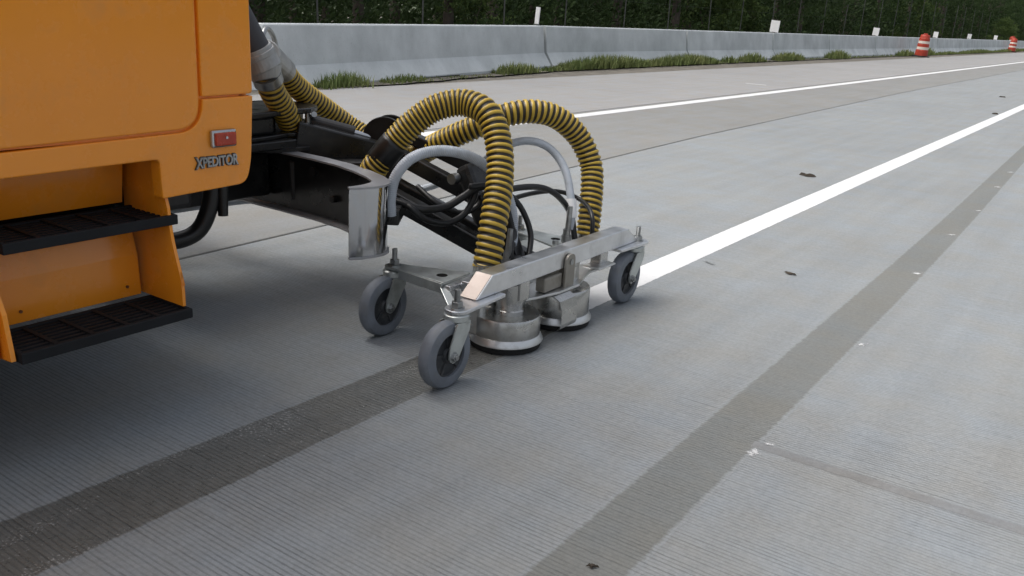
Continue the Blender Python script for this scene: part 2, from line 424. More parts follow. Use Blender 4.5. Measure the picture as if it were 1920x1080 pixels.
for i, (a, b) in enumerate(zip(bp, bp[1:])):
    A, B = Vector(a), Vector(b); d = (B - A); d.normalize(); nrm = Vector((-d.y, d.x, 0)).normalized()
    g = .045
    v = []
    for k, q in enumerate((A + d * g, A + d * (g + .012), B - d * (g + .012), B - d * g)):
        s_ = .010 if k in (0, 3) else 0
        for w, h in prof:
            w2 = w + (s_ if w < .31 else -s_)
            hh = max(0, h - (s_ * .5 if h > .5 else 0))
            lift = .045 if (i == 2 - 1 and False) else 0
            v.append(q + nrm * w2 + Vector((0, 0, hh + lift)))
    n = len(prof)
    f = [(k * n + j, k * n + (j + 1) % n, (k + 1) * n + (j + 1) % n, (k + 1) * n + j) for k in range(3) for j in range(n)]
    f += [tuple(range(n))[::-1], tuple(range(3 * n, 4 * n))]
    o = from_data('concrete_barrier', v, f, 'barrier')
    bm = bmesh.new(); bm.from_mesh(o.data); bmesh.ops.recalc_face_normals(bm, faces=bm.faces); bm.to_mesh(o.data); bm.free()
    origin(o, A)
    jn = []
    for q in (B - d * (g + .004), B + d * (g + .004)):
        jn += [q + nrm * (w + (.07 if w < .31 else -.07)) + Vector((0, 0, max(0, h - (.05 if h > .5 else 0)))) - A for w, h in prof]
    MB().add(jn, [tuple(range(n))[::-1], tuple(range(n, 2 * n))] + [(j, (j + 1) % n, n + (j + 1) % n, n + j) for j in range(n)]).build('joint_shade_fill', 'jointshade', o)  # dark fill added to paint the deep shade between two barriers
    if i in (1, 4): MB().bar(A + d * (3.2 if i == 1 else 1.5) + nrm * .03 + Vector((0, 0, .03)) - A, A + d * (4.6 if i == 1 else 3.0) + nrm * .03 + Vector((0, 0, .03)) - A, .07, .05).build('drain_slot', 'gap', o)
    lab = blab[i] if i < len(blab) else 'small far concrete barrier in the row right of the nearest orange drum'
    tag(o, lab, 'barrier', 'concrete barriers along the road')
# verge between shoulder and fence
tag(from_data('verge', [(-9.03, -14, -.022), (-9.03, 260, -.022), (-13.5, 260, -.05), (-13.5, -14, -.05), (-60, 260, -.1), (-60, -14, -.1)], [(0, 1, 2, 3), (3, 2, 4, 5)], 'soil'), kind='structure')
def barrier_x(y):
    for (a, b, _), (c, d, _) in zip(bp, bp[1:]):
        if y <= d: return a + (c - a) * (y - b) / (d - b)
    return -10.2
# bare dirt washed against the barrier foot over the slab edge
v = []; f = []; ys = [4 + .35 * i for i in range(250)]
for i, y in enumerate(ys):
    x = barrier_x(y); w = .22 + .18 * R.random()
    v += [(x - .05, y, .02), (x + w * .4, y, .004 + .006 * R.random()), (x + w * .7 + .03, y, .0008)]
    if i: k = 3 * i; f += [(k - 3, k - 2, k + 1, k), (k - 2, k - 1, k + 2, k + 1)]
tag(from_data('dirt_strip', v, f, 'soil', None, True), kind='structure')
# grass along the barrier foot
gv = []; gf = []
def blade(x, y, z, h, w, lean, a):
    k = len(gv); dx, dy = math.cos(a), math.sin(a); tx, ty = -dy, dx
    gv.extend([(x - tx * w, y - ty * w, z), (x + tx * w, y + ty * w, z), (x + dx * lean * .4 + tx * w * .7, y + dy * lean * .4 + ty * w * .7, z + h * .6), (x + dx * lean * .4 - tx * w * .7, y + dy * lean * .4 - ty * w * .7, z + h * .6), (x + dx * lean, y + dy * lean, z + h)])
    gf.extend([(k, k + 1, k + 2, k + 3), (k + 3, k + 2, k + 4)])
def clump(y0, y1, h, n, dens=1.0):
    for _ in range(n):
        y = R.uniform(y0, y1); x = barrier_x(y) + abs(R.gauss(.10, .10)) + .02
        hh = h * R.uniform(.35, 1.0) * (1 - .5 * abs((y - (y0 + y1) / 2) / ((y1 - y0) / 2 + .01)) ** 2)
        blade(x, y, 0, hh, R.uniform(.004, .010) * (1 + y / 30), R.uniform(.02, .16) * (hh / .25), R.uniform(0, 6.28))
for y0, y1, h, n in [(8.4, 9.5, .25, 420), (9.9, 11.1, .15, 260), (13.4, 15.0, .24, 460), (15.3, 16.6, .12, 260), (16.2, 20.3, .33, 1900), (20.3, 24.6, .32, 1800), (25.2, 26.0, .24, 200), (26.5, 28.4, .33, 420), (29.4, 32.2, .33, 700), (35.2, 37.9, .38, 620), (46.4, 49.2, .36, 420), (50.6, 54, .45, 600), (54, 62, .2, 600), (62, 75, .3, 900), (75, 100, .3, 1200), (11, 13, .06, 90), (8, 60, .06, 1300), (14, 25, .10, 420), (30, 60, .12, 260)]:
    clump(y0, y1, h, n)
tag(from_data('roadside_grass', gv, gf, 'grass'), 'green grass and weeds along the foot of the barriers', 'grass', kind='stuff')

# ------------------------------------------------------------ markers on the barrier
marks = [(-10.62, 15.85, .10, .36, 'tall narrow white marker on the barrier above the yellow hoses'), (-10.72, 30.3, .30, .40, 'largest square white marker on the barrier, second from the left'), (-10.72, 43.6, .27, .36, 'white marker on the barrier left of the nearest orange drum'), (-10.6, 56.4, .25, .34, 'first white marker on the barrier right of the nearest orange drum'), (-10.55, 67.2, .24, .33, 'second white marker right of the nearest orange drum'), (-10.5, 78.5, .24, .33, 'third white marker right of the nearest orange drum')]
for x, y, w, h, lab in marks:
    e = empty('barrier_marker', (x, y, BH))
    MB().box(-w / 2, w / 2, -.012, .012, .02, h).build('panel', 'panel', e, bevel=.004)
    MB().box(-.05, .05, -.05, .05, -.005, .03).build('foot', 'post', e)
    e.rotation_euler = (0, math.radians(4), 0)
    tag(e, lab, 'marker', 'white markers on the barriers')

# ------------------------------------------------------------ traffic drums
def drum_proto():
    e = empty('traffic_drum')
    p = [(.0, .04), (.295, .04), (.29, .30), (.275, .315), (.268, .58), (.252, .595), (.245, .86), (.225, .88), (.215, 1.0), (.19, 1.03), (0, 1.03)]
    MB().lathe(p, (0, 0, 0), n=24).build('body', 'drum', e, smooth=True)
    for z0, z1, r0, r1 in ((.335, .46, .277, .274), (.62, .74, .257, .253)):
        MB().lathe([(r0 - .02, z0), (r0, z0), (r1, z1), (r1 - .02, z1)], (0, 0, 0), n=24).build('reflective_band', 'band', e, smooth=True)
    MB().lathe([(0, 0), (.40, 0), (.40, .04), (.30, .055), (0, .055)], (0, 0, 0), n=24).build('rubber_base', 'rubber', e, smooth=True)
    MB().box(-.10, .10, -.015, .015, 1.03, 1.09).build('handle', 'drum', e, bevel=.01)
    return e
dp = drum_proto()
for i, (x, y, lab) in enumerate([(-9.55, 48.2, 'nearest orange and white traffic drum standing against the barrier'), (-9.9, 84, 'far orange traffic drum, right of the last white barrier marker'), (-9.2, 90, 'far traffic drum cut by the right edge of the picture'), (-11.4, 96, 'farthest orange drum standing behind the end of the barriers')]):
    o = dp if i == 0 else copy_tree(dp)
    o.location = (x, y, 0 if i < 3 else .15); o.rotation_euler = (0, math.radians((3, 5, 4, 3)[i]), i * .7)
    tag(o, lab, 'drum', 'orange traffic drums')

# ------------------------------------------------------------ fence behind the barrier
fe = empty('wire_fence', (-14.5, 0, 0))
fy = [1.5 + 2.9 * k + .03 * k * k for k in range(28)]
fme = None
for k, y in enumerate(fy):
    o = MB().cyl((0, 0, -.1), (0, 0, 3.4), .020, n=8).build('post', 'post', fe, smooth=True) if k == 0 else link(bpy.data.objects.new('post', fme), fe)
    fme = fme or o.data
    o.location = (R.uniform(-.03, .03), y + R.uniform(-.15, .15), 0); o.rotation_euler = (R.uniform(-.02, .02), R.uniform(-.02, .02), 0)
for z in (1.6, 2.4, 3.3):
    MB().cyl((.03, 1.5, z), (.03, fy[-1], z), .002, n=5).build('wire', 'post', fe)
tag(fe, 'long wire fence of thin grey posts behind the concrete barriers', 'fence')

# ------------------------------------------------------------ woods
def crown_mesh(name, mat, h, z0, rad, nleaf, seed, conifer=False):
    r = random.Random(seed); v = []; f = []
    nb = 90
    cl = []
    for _ in range(nb):
        t = r.random() ** .8
        z = z0 + (h - z0) * t
        if conifer: rr = rad * (1 - t) ** .8 + .15
        else: rr = rad * math.sin(math.pi * min(1, .18 + .8 * t)) ** .7
        a = r.uniform(0, 6.283); q = rr * math.sqrt(r.uniform(.15, 1))
        cl.append((q * math.cos(a), q * math.sin(a), z, r.uniform(.25, .6) * (rad / 2)))
    for _ in range(nleaf):
        cx, cy, cz, cr = r.choice(cl)
        d = Vector((r.gauss(0, 1), r.gauss(0, 1), r.gauss(0, .7))).normalized() * cr * r.random() ** .45
        p = Vector((cx, cy, cz)) + d
        s_ = r.uniform(.05, .13)
        a = Vector((r.gauss(0, 1), r.gauss(0, 1), r.gauss(0, .6))).normalized(); b = a.orthogonal().normalized()
        b.rotate(Matrix.Rotation(r.uniform(0, 6.28), 3, a)); c = a.cross(b)
        k = len(v); v += [p - b * s_, p - c * s_ * .5, p + b * s_, p + c * s_ * .5]; f.append((k, k + 1, k + 2, k + 3))
    me = bpy.data.meshes.new(name); me.from_pydata([tuple(x) for x in v], [], f); me.materials.append(M[mat]); return me
def trunk_mesh(h, r0, seed):
    r = random.Random(seed); mb = MB(); p = Vector((0, 0, -.3)); q = None; N = 7
    for i in range(N):
        t0, t1 = i / N, (i + 1) / N
        q = Vector((r.gauss(0, .06), r.gauss(0, .06), h * t1)) + Vector((p.x, p.y, 0))
        mb.cyl(p, q, r0 * (1 - t0 * .85), r0 * (1 - t1 * .85), n=9, cap=(i == 0))
        if i > 1:
            for _ in range(2):
                a = r.uniform(0, 6.28); L = h * .22 * (1 - t1 * .5)
                mb.cyl(q, q + Vector((math.cos(a) * L, math.sin(a) * L, L * .5)), r0 * .3 * (1 - t1 * .6), r0 * .06, n=5, cap=False)
        p = q
    o = mb.build('trunk', 'bark', None, smooth=True); me = o.data; bpy.data.objects.remove(o); return me
kinds = [('broadleaf_tree', crown_mesh('crown', 'leaf0', 9.5, 1.2, 2.6, 5200, 1), trunk_mesh(8.5, .17, 11), 'dark'), ('broadleaf_tree', crown_mesh('crown', 'leaf1', 8.0, .7, 2.3, 5200, 2), trunk_mesh(7, .13, 12), 'mid'),
         ('pine_tree', crown_mesh('crown', 'needle', 13, 2.0, 2.4, 5200, 3, True), trunk_mesh(12.2, .19, 13), 'pine'), ('broadleaf_tree', crown_mesh('crown', 'leaf0', 11, .5, 2.9, 5600, 4), trunk_mesh(9.5, .2, 14), 'dark2')]
spots = []
y = 2.0
while y < 215:
    spots.append((-17.2 + R.uniform(-1.4, .9), y + R.uniform(-.7, .7), 0)); y += 2.5 + y * .016
y = 3.0
while y < 225:
    spots.append((-20.8 + R.uniform(-1.5, 1.2), y + R.uniform(-.8, .8), 1)); y += 3.4 + y * .02
y = 4.0
while y < 235:
    spots.append((-26 + R.uniform(-2, 2), y + R.uniform(-1, 1), 2)); y += 4.6 + y * .024
for x, y, row in spots:
    nm, cm, tm, kd = kinds[R.choice((0, 1, 3, 3) if row == 0 else (0, 2, 2, 3))]
    e = empty(nm, (x, y, -.06)); s_ = R.uniform(.8, 1.2); e.scale = (s_, s_, s_ * R.uniform(.9, 1.15)); e.rotation_euler = (0, 0, R.uniform(0, 6.28))
    link(bpy.data.objects.new('trunk', tm), e); link(bpy.data.objects.new('crown', cm), e)
    lab = {'dark': 'dark leafy tree of the woods behind the wire fence', 'mid': 'lighter green leafy tree of the woods behind the fence', 'pine': 'tall dark pine standing deeper in the woods behind the fence', 'dark2': 'broad low-branched dark tree of the woods behind the fence'}[kd]
    tag(e, lab, 'tree', 'trees of the woods behind the fence')
M['shrub'] = leaf_mat('foliage_light', (.045, .080, .022), (.105, .150, .045))
sm = crown_mesh('foliage', 'shrub', 3.6, .1, 1.7, 3800, 9); stm = trunk_mesh(2.2, .06, 15)
for x, y, s_, lab in ((-16.0, 20.5, .62, 'light green shrub behind the fence above the thin white marker'), (-16.2, 37.0, 1.0, 'largest light green shrub behind the fence left of the second marker'), (-15.9, 40.5, .75, 'light green shrub behind the fence just left of the largest square marker'), (-16.5, 78, 1.2, 'far light green shrub behind the fence above the nearest drum'), (-12.6, 99, .8, 'low light shrub at the far end of the barriers by the last drums')):
    e = empty('shrub', (x, y, -.05)); e.scale = (s_, s_, s_); e.rotation_euler = (0, 0, y)
    link(bpy.data.objects.new('stem', stm), e); link(bpy.data.objects.new('foliage', sm), e)
    tag(e, lab, 'shrub', 'light green shrubs behind the fence')
# undergrowth, one uncountable mass
v = []; f = []
for _ in range(4200):
    yy = R.uniform(2, 70) if R.random() < .62 else R.uniform(70, 230); xx = R.uniform(-27, -15.2); cr = R.uniform(.25, .65) * (1 + yy / 160); cz = R.uniform(.1, 1.9 + yy / 60)
    for _ in range(24):
        d = Vector((R.gauss(0, 1), R.gauss(0, 1), R.gauss(0, .8))).normalized() * cr * R.random() ** .4
        p = Vector((xx, yy, cz)) + d
        if p.z < 0: p.z = -p.z * .5
        s_ = R.uniform(.03, .085) * (1 + yy / 90)
        a = Vector((R.gauss(0, 1), R.gauss(0, 1), R.gauss(0, 1))).normalized(); b = a.orthogonal().normalized(); c = a.cross(b)
        k = len(v); v += [p - b * s_, p - c * s_ * .5, p + b * s_, p + c * s_ * .5]; f.append((k, k + 1, k + 2, k + 3))
for _ in range(52000):
    yy = R.uniform(-5, 260) if R.random() < .7 else R.uniform(0, 60)
    p = Vector((R.uniform(-38, -28.5), yy, 12 * R.random() ** 1.5)); s_ = R.uniform(.12, .30)
    a = Vector((R.gauss(0, 1) + 1, R.gauss(0, 1), R.gauss(0, .7))).normalized(); b = a.orthogonal().normalized(); c = a.cross(b)
    k = len(v); v += [p - b * s_, p - c * s_ * .6, p + b * s_, p + c * s_ * .6]; f.append((k, k + 1, k + 2, k + 3))
tag(from_data('undergrowth', v, f, 'leaf0'), 'dense dark undergrowth below the trees behind the fence', 'undergrowth', kind='stuff')

# ------------------------------------------------------------ truck
truck = empty('work_truck', (-3.2, .6, 0))
TP = Vector((3.2, -.6, 0))
def T(mb, name, mat, parent=None, smooth=False, bevel=0.0):
    """build a truck part from world coordinates"""
    o = mb.build(name, mat, parent or truck, smooth, bevel)
    o.data.transform(Matrix.Translation(TP)); return o
def Tt(name, pts, r, mat, **kw):
    o = tube(name, pts, r, mat, truck, **kw); o.data.transform(Matrix.Translation(TP)); return o
XS = -2.05
def rounded(poly, r, which, seg=6):
    """round chosen corners of a closed polygon"""
    out = []; n = len(poly)
    for i, p in enumerate(poly):
        if i not in which: out.append(p); continue
        rr = which[i] if isinstance(which, dict) else r
        P, A, B = Vector(p), Vector(poly[i - 1]), Vector(poly[(i + 1) % n])
        a = P + (A - P).normalized() * rr; b = P + (B - P).normalized() * rr
        for k in range(seg + 1):
            t = k / seg; q = a * (1 - t) ** 2 + P * 2 * t * (1 - t) + b * t * t; out.append((q.x, q.y))
    return out
# inner shell (dark, seen only through the shut lines) and the closed cab around it
T(MB().box(-4.42, XS - .013, -.55, 1.615, .79, 2.60), 'cab_shell', 'orange')
T(MB().box(-4.44, XS - .004, -.57, 1.64, 2.62, 2.72), 'roof', 'orange', bevel=.04)
T(MB().box(-4.44, XS - .03, 1.616, 1.66, .66, 1.45), 'front_panel', 'orange', bevel=.015)
T(MB().box(-4.30, XS - .16, 1.62, 1.65, 1.46, 2.5), 'windshield', 'glass', bevel=.01)
for x in (-4.40, XS - .08): T(MB().box(x - .05, x + .05, 1.616, 1.655, 1.46, 2.61), 'front_pillar', 'orange', bevel=.012)
T(MB().box(-4.40, XS - .02, -.60, -.57, .64, 2.62), 'rear_panel', 'orange', bevel=.01)
T(MB().box(-4.46, -4.43, -.57, 1.64, .63, 2.61), 'far_side_panel', 'orange', bevel=.01)
# near side panels
door = [(-.5, .765), (1.474, .805), (1.478, 1.4), (1.40, 2.50), (-.42, 2.50), (-.5, 1.4)]
door = rounded(door, .05, {1: .07}, 8)
dr = T(MB().prism(door, 'x', XS - .028, XS), 'door', 'orange', bevel=.004)
T(MB().prism([(-.36, 1.42), (1.36, 1.42), (1.30, 2.38), (-.36, 2.38)], 'x', XS - .004, XS + .003), 'window', 'glass', dr)
T(MB().box(XS - .003, XS + .04, -.36, -.16, 1.16, 1.20), 'handle', 'black', dr, bevel=.008)
up = rounded([(1.485, .8850), (1.652, .8875), (1.650, 1.4), (1.58, 2.61), (1.47, 2.61), (1.41, 2.51), (1.487, 1.4)], .02, {1: .012}, 4)
T(MB().prism(up, 'x', XS - .028, XS), 'corner_panel', 'orange', bevel=.005)
T(MB().prism([(-.5, 2.508), (1.40, 2.508), (1.46, 2.615), (-.5, 2.615)], 'x', XS - .028, XS), 'roof_rail', 'orange', bevel=.006)
low = [(-.56, .757), (1.482, .797), (1.486, .8795), (1.652, .882), (1.640, .700), (1.622, .637), (1.350, .628), (1.347, .732), (-.56, .712)]
low = rounded(low, .03, {1: .075, 4: .03, 5: .03, 7: .015}, 8)
T(MB().prism(low, 'x', XS - .045, XS), 'lower_panel', 'orange', bevel=.004)
# front lower corner return, so the cab edge has depth
T(MB().box(-4.42, XS - .06, 1.40, 1.62, .645, .70), 'cab_floor', 'blacksteel')
T(MB().box(-4.42, -2.30, -.55, 1.36, .52, .75), 'cab_underside', 'gap')
# step well
st = T(MB().prism([(-2.235, .722), (-2.215, .722), (-2.235, .59), (-2.255, .59)], 'y', .55, 1.345), 'upper_riser', 'orange')
T(MB().prism([(-2.185, .335), (-2.19, .45), (-2.225, .575), (-2.245, .575), (-2.21, .45), (-2.205, .335)], 'y', .58, 1.352), 'lower_riser', 'orange', bevel=.003)
fin = rounded([(-2.26, .745), (-2.10, .735), (-2.060, .60), (-2.052, .52), (-2.028, .44), (-2.016, .40), (-2.016, .334), (-2.26, .334)], .03, {3: .03, 4: .05, 5: .03}, 5)
T(MB().prism(fin, 'y', 1.366, 1.375), 'side_plate', 'orange', bevel=.0015)
fin2 = [(-2.26, .745), (-2.12, .735), (-2.08, .52), (-2.03, .42), (-2.012, .31), (-2.26, .29)]
T(MB().prism(fin2, 'y', .905, .917), 'side_plate', 'orange', bevel=.0015)
T(MB().box(-2.25, -2.045, .0, .9, .30, .72), 'wheel_arch_panel', 'orange', bevel=.01)
def step(x0, x1, y0, y1, z, name):
    s = T(MB().box(x0, x0 + .014, y0, y1, z - .027, z).box(x1 - .012, x1, y0, y1, z - .027, z).box(x0 + .014, x1 - .012, y0, y0 + .012, z - .027, z).box(x0 + .014, x1 - .012, y1 - .012, y1, z - .027, z), name, 'step', bevel=.0025)
    n = 5
    for k in range(1, n):
        yk = y0 + (y1 - y0) * k / n
        T(MB().box(x0 + .014, x1 - .014, yk - .006, yk + .006, z - .022, z - .001), 'cross_bar', 'step', s)
    m = 8
    for k in range(1, m):
        xk = x0 + (x1 - x0) * k / m
        T(MB().box(xk - .0055, xk + .0055, y0 + .014, y1 - .014, z - .022, z - .005), 'slat', 'step', s)
    T(MB().box(x0 + .01, x1 - .01, y0 + .01, y1 - .01, z - .0268, z - .0225), 'tray', 'gap', s)
M['rust'] = plain('rusty_bolt', (.16, .055, .02), .8)
for y, z in ((1.31, .365), (1.02, .365), (.945, .37)):
    T(MB().cyl((-2.186, y, z), (-2.182, y, z), .0042, n=8), 'riser_bolt', 'rust', smooth=True)
step(-2.178, -1.996, .922, 1.382, .33, 'step')
step(-2.236, -2.052, .935, 1.392, .58, 'step')
# marker lamp and lettering
ml = T(MB().box(XS, XS + .014, 1.500, 1.582, .748, .797), 'marker_lamp', 'chrome', bevel=.006)
T(MB().box(XS + .010, XS + .022, 1.508, 1.575, .754, .789), 'lens', 'redlens', ml, bevel=.004)
T(MB().cyl((XS + .02, 1.541, .776), (XS + .0245, 1.541, .776), .004, n=10), 'screw', 'chrome', ml)
def lettering(txt, y0, y1, z0, z1, x, depth, name, mat, grow=0.0):
    cu = bpy.data.curves.new('lettering', 'FONT'); cu.body = txt; cu.size = 1; cu.extrude = .1; cu.offset = grow; cu.space_character = .96
    to = bpy.data.objects.new('lettering', cu); col.objects.link(to)
    me = bpy.data.meshes.new_from_object(to.evaluated_get(bpy.context.evaluated_depsgraph_get()))
    bpy.data.objects.remove(to)
    xs = [q.co.x for q in me.vertices]; yy = [q.co.y for q in me.vertices]
    ax, bx_, ay, by = min(xs), max(xs), min(yy), max(yy)
    for q in me.vertices:
        u = (q.co.x - ax) / (bx_ - ax); w = (q.co.y - ay) / (by - ay); zz = q.co.z
        arch = (z1 - z0) * .16 * (2 * u - 1) ** 2           # first and last letters stand taller
        q.co = (x + (zz + .1) / .2 * depth, y0 + (y1 - y0) * u, z0 - arch * .6 + (z1 - z0 + arch) * w)
    me.materials.clear(); me.materials.append(M[mat])
    o = link(bpy.data.objects.new(name, me), truck); me.transform(Matrix.Translation(TP)); return o
M['badgedark'] = plain('badge_outline', (.03, .03, .035), .5)  # dark outline colour behind the badge letters
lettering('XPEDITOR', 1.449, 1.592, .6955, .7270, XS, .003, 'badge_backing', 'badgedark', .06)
lettering('XPEDITOR', 1.451, 1.590, .6975, .7250, XS + .0005, .006, 'badge_lettering', 'coupler', .022)
# bumper: C-section, open to the rear, end wrapped back
bpath = [(-2.092, 2.066), (-2.070, 2.105), (-2.056, 2.15), (-2.054, 2.19), (-2.066, 2.225), (-2.10, 2.262), (-2.17, 2.305), (-2.28, 2.350), (-2.42, 2.392), (-2.58, 2.414), (-2.8, 2.425), (-3.2, 2.43), (-3.6, 2.425), (-3.85, 2.41), (-4.1, 2.36), (-4.3, 2.28), (-4.36, 2.2), (-4.37, 2.06)]
def bumper_shell(zs, inset):
    pass
def inner(i, d):
    a = Vector(bpath[max(i - 1, 0)]); b = Vector(bpath[min(i + 1, len(bpath) - 1)]); t = (b - a).normalized()
    nrm = Vector((-t.y, t.x))
    if nrm.dot(Vector((-3.2, 1.9)) - Vector(bpath[i])) < 0: nrm = -nrm
    q = Vector(bpath[i]) + nrm * d; return (q.x, q.y)
bz0, bz1 = .318, .552
def wall(ins0, ins1, z0, z1):
    mb = MB(); n = len(bpath); v = []
    for i in range(n):
        a, b = inner(i, ins0), inner(i, ins1 if ins1 < .02 else min(ins1, .018 + .016 * i))
        v += [(a[0], a[1], z0), (a[0], a[1], z1), (b[0], b[1], z1), (b[0], b[1], z0)]
    f = [(4 * i + j, 4 * i + (j + 1) % 4, 4 * (i + 1) + (j + 1) % 4, 4 * (i + 1) + j) for i in range(n - 1) for j in range(4)] + [(0, 1, 2, 3), tuple(4 * (n - 1) + j for j in (3, 2, 1, 0))]
    return mb.add(v, f)
bu = T(wall(0, .004, bz0, bz1), 'bumper', 'chrome', smooth=True)
T(wall(.0045, .009, bz0 + .006, bz1 - .006), 'bumper_lining', 'black', bu, smooth=True)
fl = T(wall(-.006, .058, bz1 + .0005, bz1 + .0075), 'top_flange', 'flange', bu)
T(wall(-.006, .045, bz0 - .0075, bz0 - .0005), 'bottom_flange', 'flange', bu)
# bumper brackets, frame rails, under-cab pieces
for x in (-2.95, -3.75):
    T(MB().box(x - .05, x + .05, -2.2, 2.41, .36, .54), 'frame_rail', 'black', bevel=.008)
T(MB().box(-3.68, -3.02, 1.75, 2.05, .38, .52), 'cross_member', 'black', bevel=.01)
T(MB().box(-2.62, -2.30, 1.44, 1.62, .52, .64), 'air_box', 'blacksteel', bevel=.02)
T(MB().cyl((-2.62, 2.405, .50), (-2.62, 2.385, .50), .018, n=12), 'bumper_bolt', 'blacksteel', bu, smooth=True)
T(MB().cyl((-2.50, 2.395, .41), (-2.50, 2.375, .41), .014, n=12), 'bumper_bolt', 'blacksteel', bu, smooth=True)
Tt('cab_drain_hose', [(-2.46, 1.43, .435), (-2.42, 1.52, .418), (-2.385, 1.60, .405), (-2.365, 1.665, .425), (-2.352, 1.70, .48), (-2.35, 1.722, .56), (-2.36, 1.725, .66)], .027, 'rubberhose', n=14)
T(MB().cyl((-2.33, 1.745, .60), (-2.325, 1.74, .475), .020, .016, n=12), 'rubber_stop', 'rubberhose', smooth=True)
# front wheels, axle, body behind (outside the picture, but they shade the road)
for x in (-2.36, -4.12):
    w = T(MB().lathe([(.0, -.13), (.28, -.13), (.33, -.15), (.46, -.15), (.50, -.11), (.50, .11), (.46, .15), (.33, .15), (.28, .13), (0, .13)], (x, .25, .5), 'x', 36), 'wheel', 'tyre', smooth=True)
    T(MB().lathe([(0, -.09), (.25, -.09), (.27, -.155), (.285, -.155), (.285, .155), (.27, .155), (.25, .09), (0, .09)], (x, .25, .5), 'x', 32), 'rim', 'galv', w, smooth=True)
T(MB().cyl((-2.3, .25, .5), (-4.2, .25, .5), .06), 'axle', 'blacksteel', smooth=True)
T(MB().box(-4.40, -2.10, -5.6, -.75, .95, 2.75), 'equipment_body', 'orange', bevel=.03)
for y in (-3.6, -4.75):
    for x in (-2.42, -4.06):
        w = T(MB().lathe([(.0, -.24), (.28, -.24), (.46, -.25), (.50, -.2), (.50, .2), (.46, .25), (.28, .24), (0, .24)], (x, y, .5), 'x', 30), 'wheel', 'tyre', smooth=True)
T(MB().box(-3.80, -2.90, -5.6, -2.2, .55, .945), 'rear_frame', 'blacksteel')
T(MB().box(-2.6, -2.15, -2.6, -1.2, .35, .94), 'tank', 'blacksteel', bevel=.05)
tag(truck, 'orange cab of a work truck with black steps and a chrome bumper', 'truck')

# ------------------------------------------------------------ boom on the truck nose
boom = empty('boom_arm', (-2.95, 2.5, .5)); BO = Vector((2.95, -2.5, -.5))
def Bm(mb, name, mat, parent=None, smooth=False, bevel=0.0):
    o = mb.build(name, mat, parent or boom, smooth, bevel); o.data.transform(Matrix.Translation(BO)); return o
Bm(MB().cyl((-2.95, 2.5, .53), (-2.95, 2.5, .71), .105, n=32), 'turret', 'black', smooth=True, bevel=.006)
tp = [(-2.95 + .165 * math.cos(a), 2.5 + .165 * math.sin(a)) for a in [math.radians(-20 + 8.5 * k) for k in range(25)]]
tp = [(-3.25, 1.80), (-2.72, 1.80), (-2.765, 2.30)] + tp
Bm(MB().prism(tp, 'z', .700, .722), 'top_plate', 'black', bevel=.005)
Bm(MB().prism([(x, y * .98 + .03) for x, y in tp], 'z', .612, .628), 'middle_plate', 'black', bevel=.004)
Bm(MB().box(-3.2, -2.80, 1.85, 2.36, .628, .699), 'slide_block', 'black', bevel=.012)
Bm(MB().cyl((-2.95, 2.46, .555), (-2.95, 2.46, .578), .205, n=40), 'slew_ring', 'blacksteel', smooth=True, bevel=.005)
Bm(MB().box(-3.25, -2.74, 1.9, 2.42, .575, .611), 'bed_plate', 'black', bevel=.006)
# first link: tapered box in the direction of the machine
u1 = Vector((.62, .78, 0)).normalized()
a0, a1 = Vector((-2.84, 2.50, .60)), Vector((-2.60, 2.76, .54))
def taper(p0, p1, w0, h0, w1, h1):
    d = (p1 - p0).normalized(); s_ = d.cross(Vector((0, 0, 1))).normalized(); u = s_.cross(d)
    v = [p + s_ * a * w / 2 + u * b * h / 2 for p, w, h in ((p0, w0, h0), (p1, w1, h1)) for a, b in ((-1, -1), (1, -1), (1, 1), (-1, 1))]
    return MB().add(v, [(3, 2, 1, 0), (4, 5, 6, 7), (0, 1, 5, 4), (1, 2, 6, 5), (2, 3, 7, 6), (3, 0, 4, 7)])
Bm(taper(a0, a1, .15, .15, .12, .10), 'first_link', 'black', bevel=.008)
Bm(taper(Vector((-2.80, 2.44, .44)), Vector((-2.46, 2.72, .46)), .10, .16, .08, .14), 'lower_web', 'blacksteel', bevel=.006)
cy = Bm(MB().cyl((-2.83, 2.565, .665), (-2.69, 2.69, .622), .027, n=18), 'hydraulic_cylinder', 'blacksteel', smooth=True, bevel=.003)
Bm(MB().cyl((-2.69, 2.69, .622), (-2.62, 2.752, .600), .012, n=14), 'piston_rod', 'chrome', cy, smooth=True)
Bm(MB().cyl((-2.80, 2.53, .66), (-2.80, 2.53, .715), .011, n=10).cyl((-2.79, 2.55, .69), (-2.76, 2.53, .70), .012, n=8), 'fitting', 'zinc', cy, smooth=True)
Bm(MB().box(-2.67, -2.60, 2.69, 2.74, .52, .57), 'clevis', 'zinc', bevel=.006)
# pair of round hinge plates
dn = Vector((.42, -.91, 0)).normalized()
for k, off in enumerate((-.0, -.085)):
    c0 = Vector((-2.585, 2.765, .598)) + dn * off
    Bm(MB().cyl(c0, c0 + dn * .016, .098, n=36), 'hinge_plate', 'black', smooth=True, bevel=.003)
Bm(MB().bar(Vector((-2.585, 2.765, .60)) + dn * .008, Vector((-2.55, 2.77, .42)) + dn * .008, .016, .13, up=dn), 'hinge_cheek', 'black', bevel=.004)
c0 = Vector((-2.545, 2.795, .618))
Bm(MB().cyl(c0 - dn * .11, c0 + dn * .035, .020, n=16).cyl(c0 + dn * .035, c0 + dn * .05, .032, n=16), 'hinge_pin', 'zinc', smooth=True, bevel=.003)
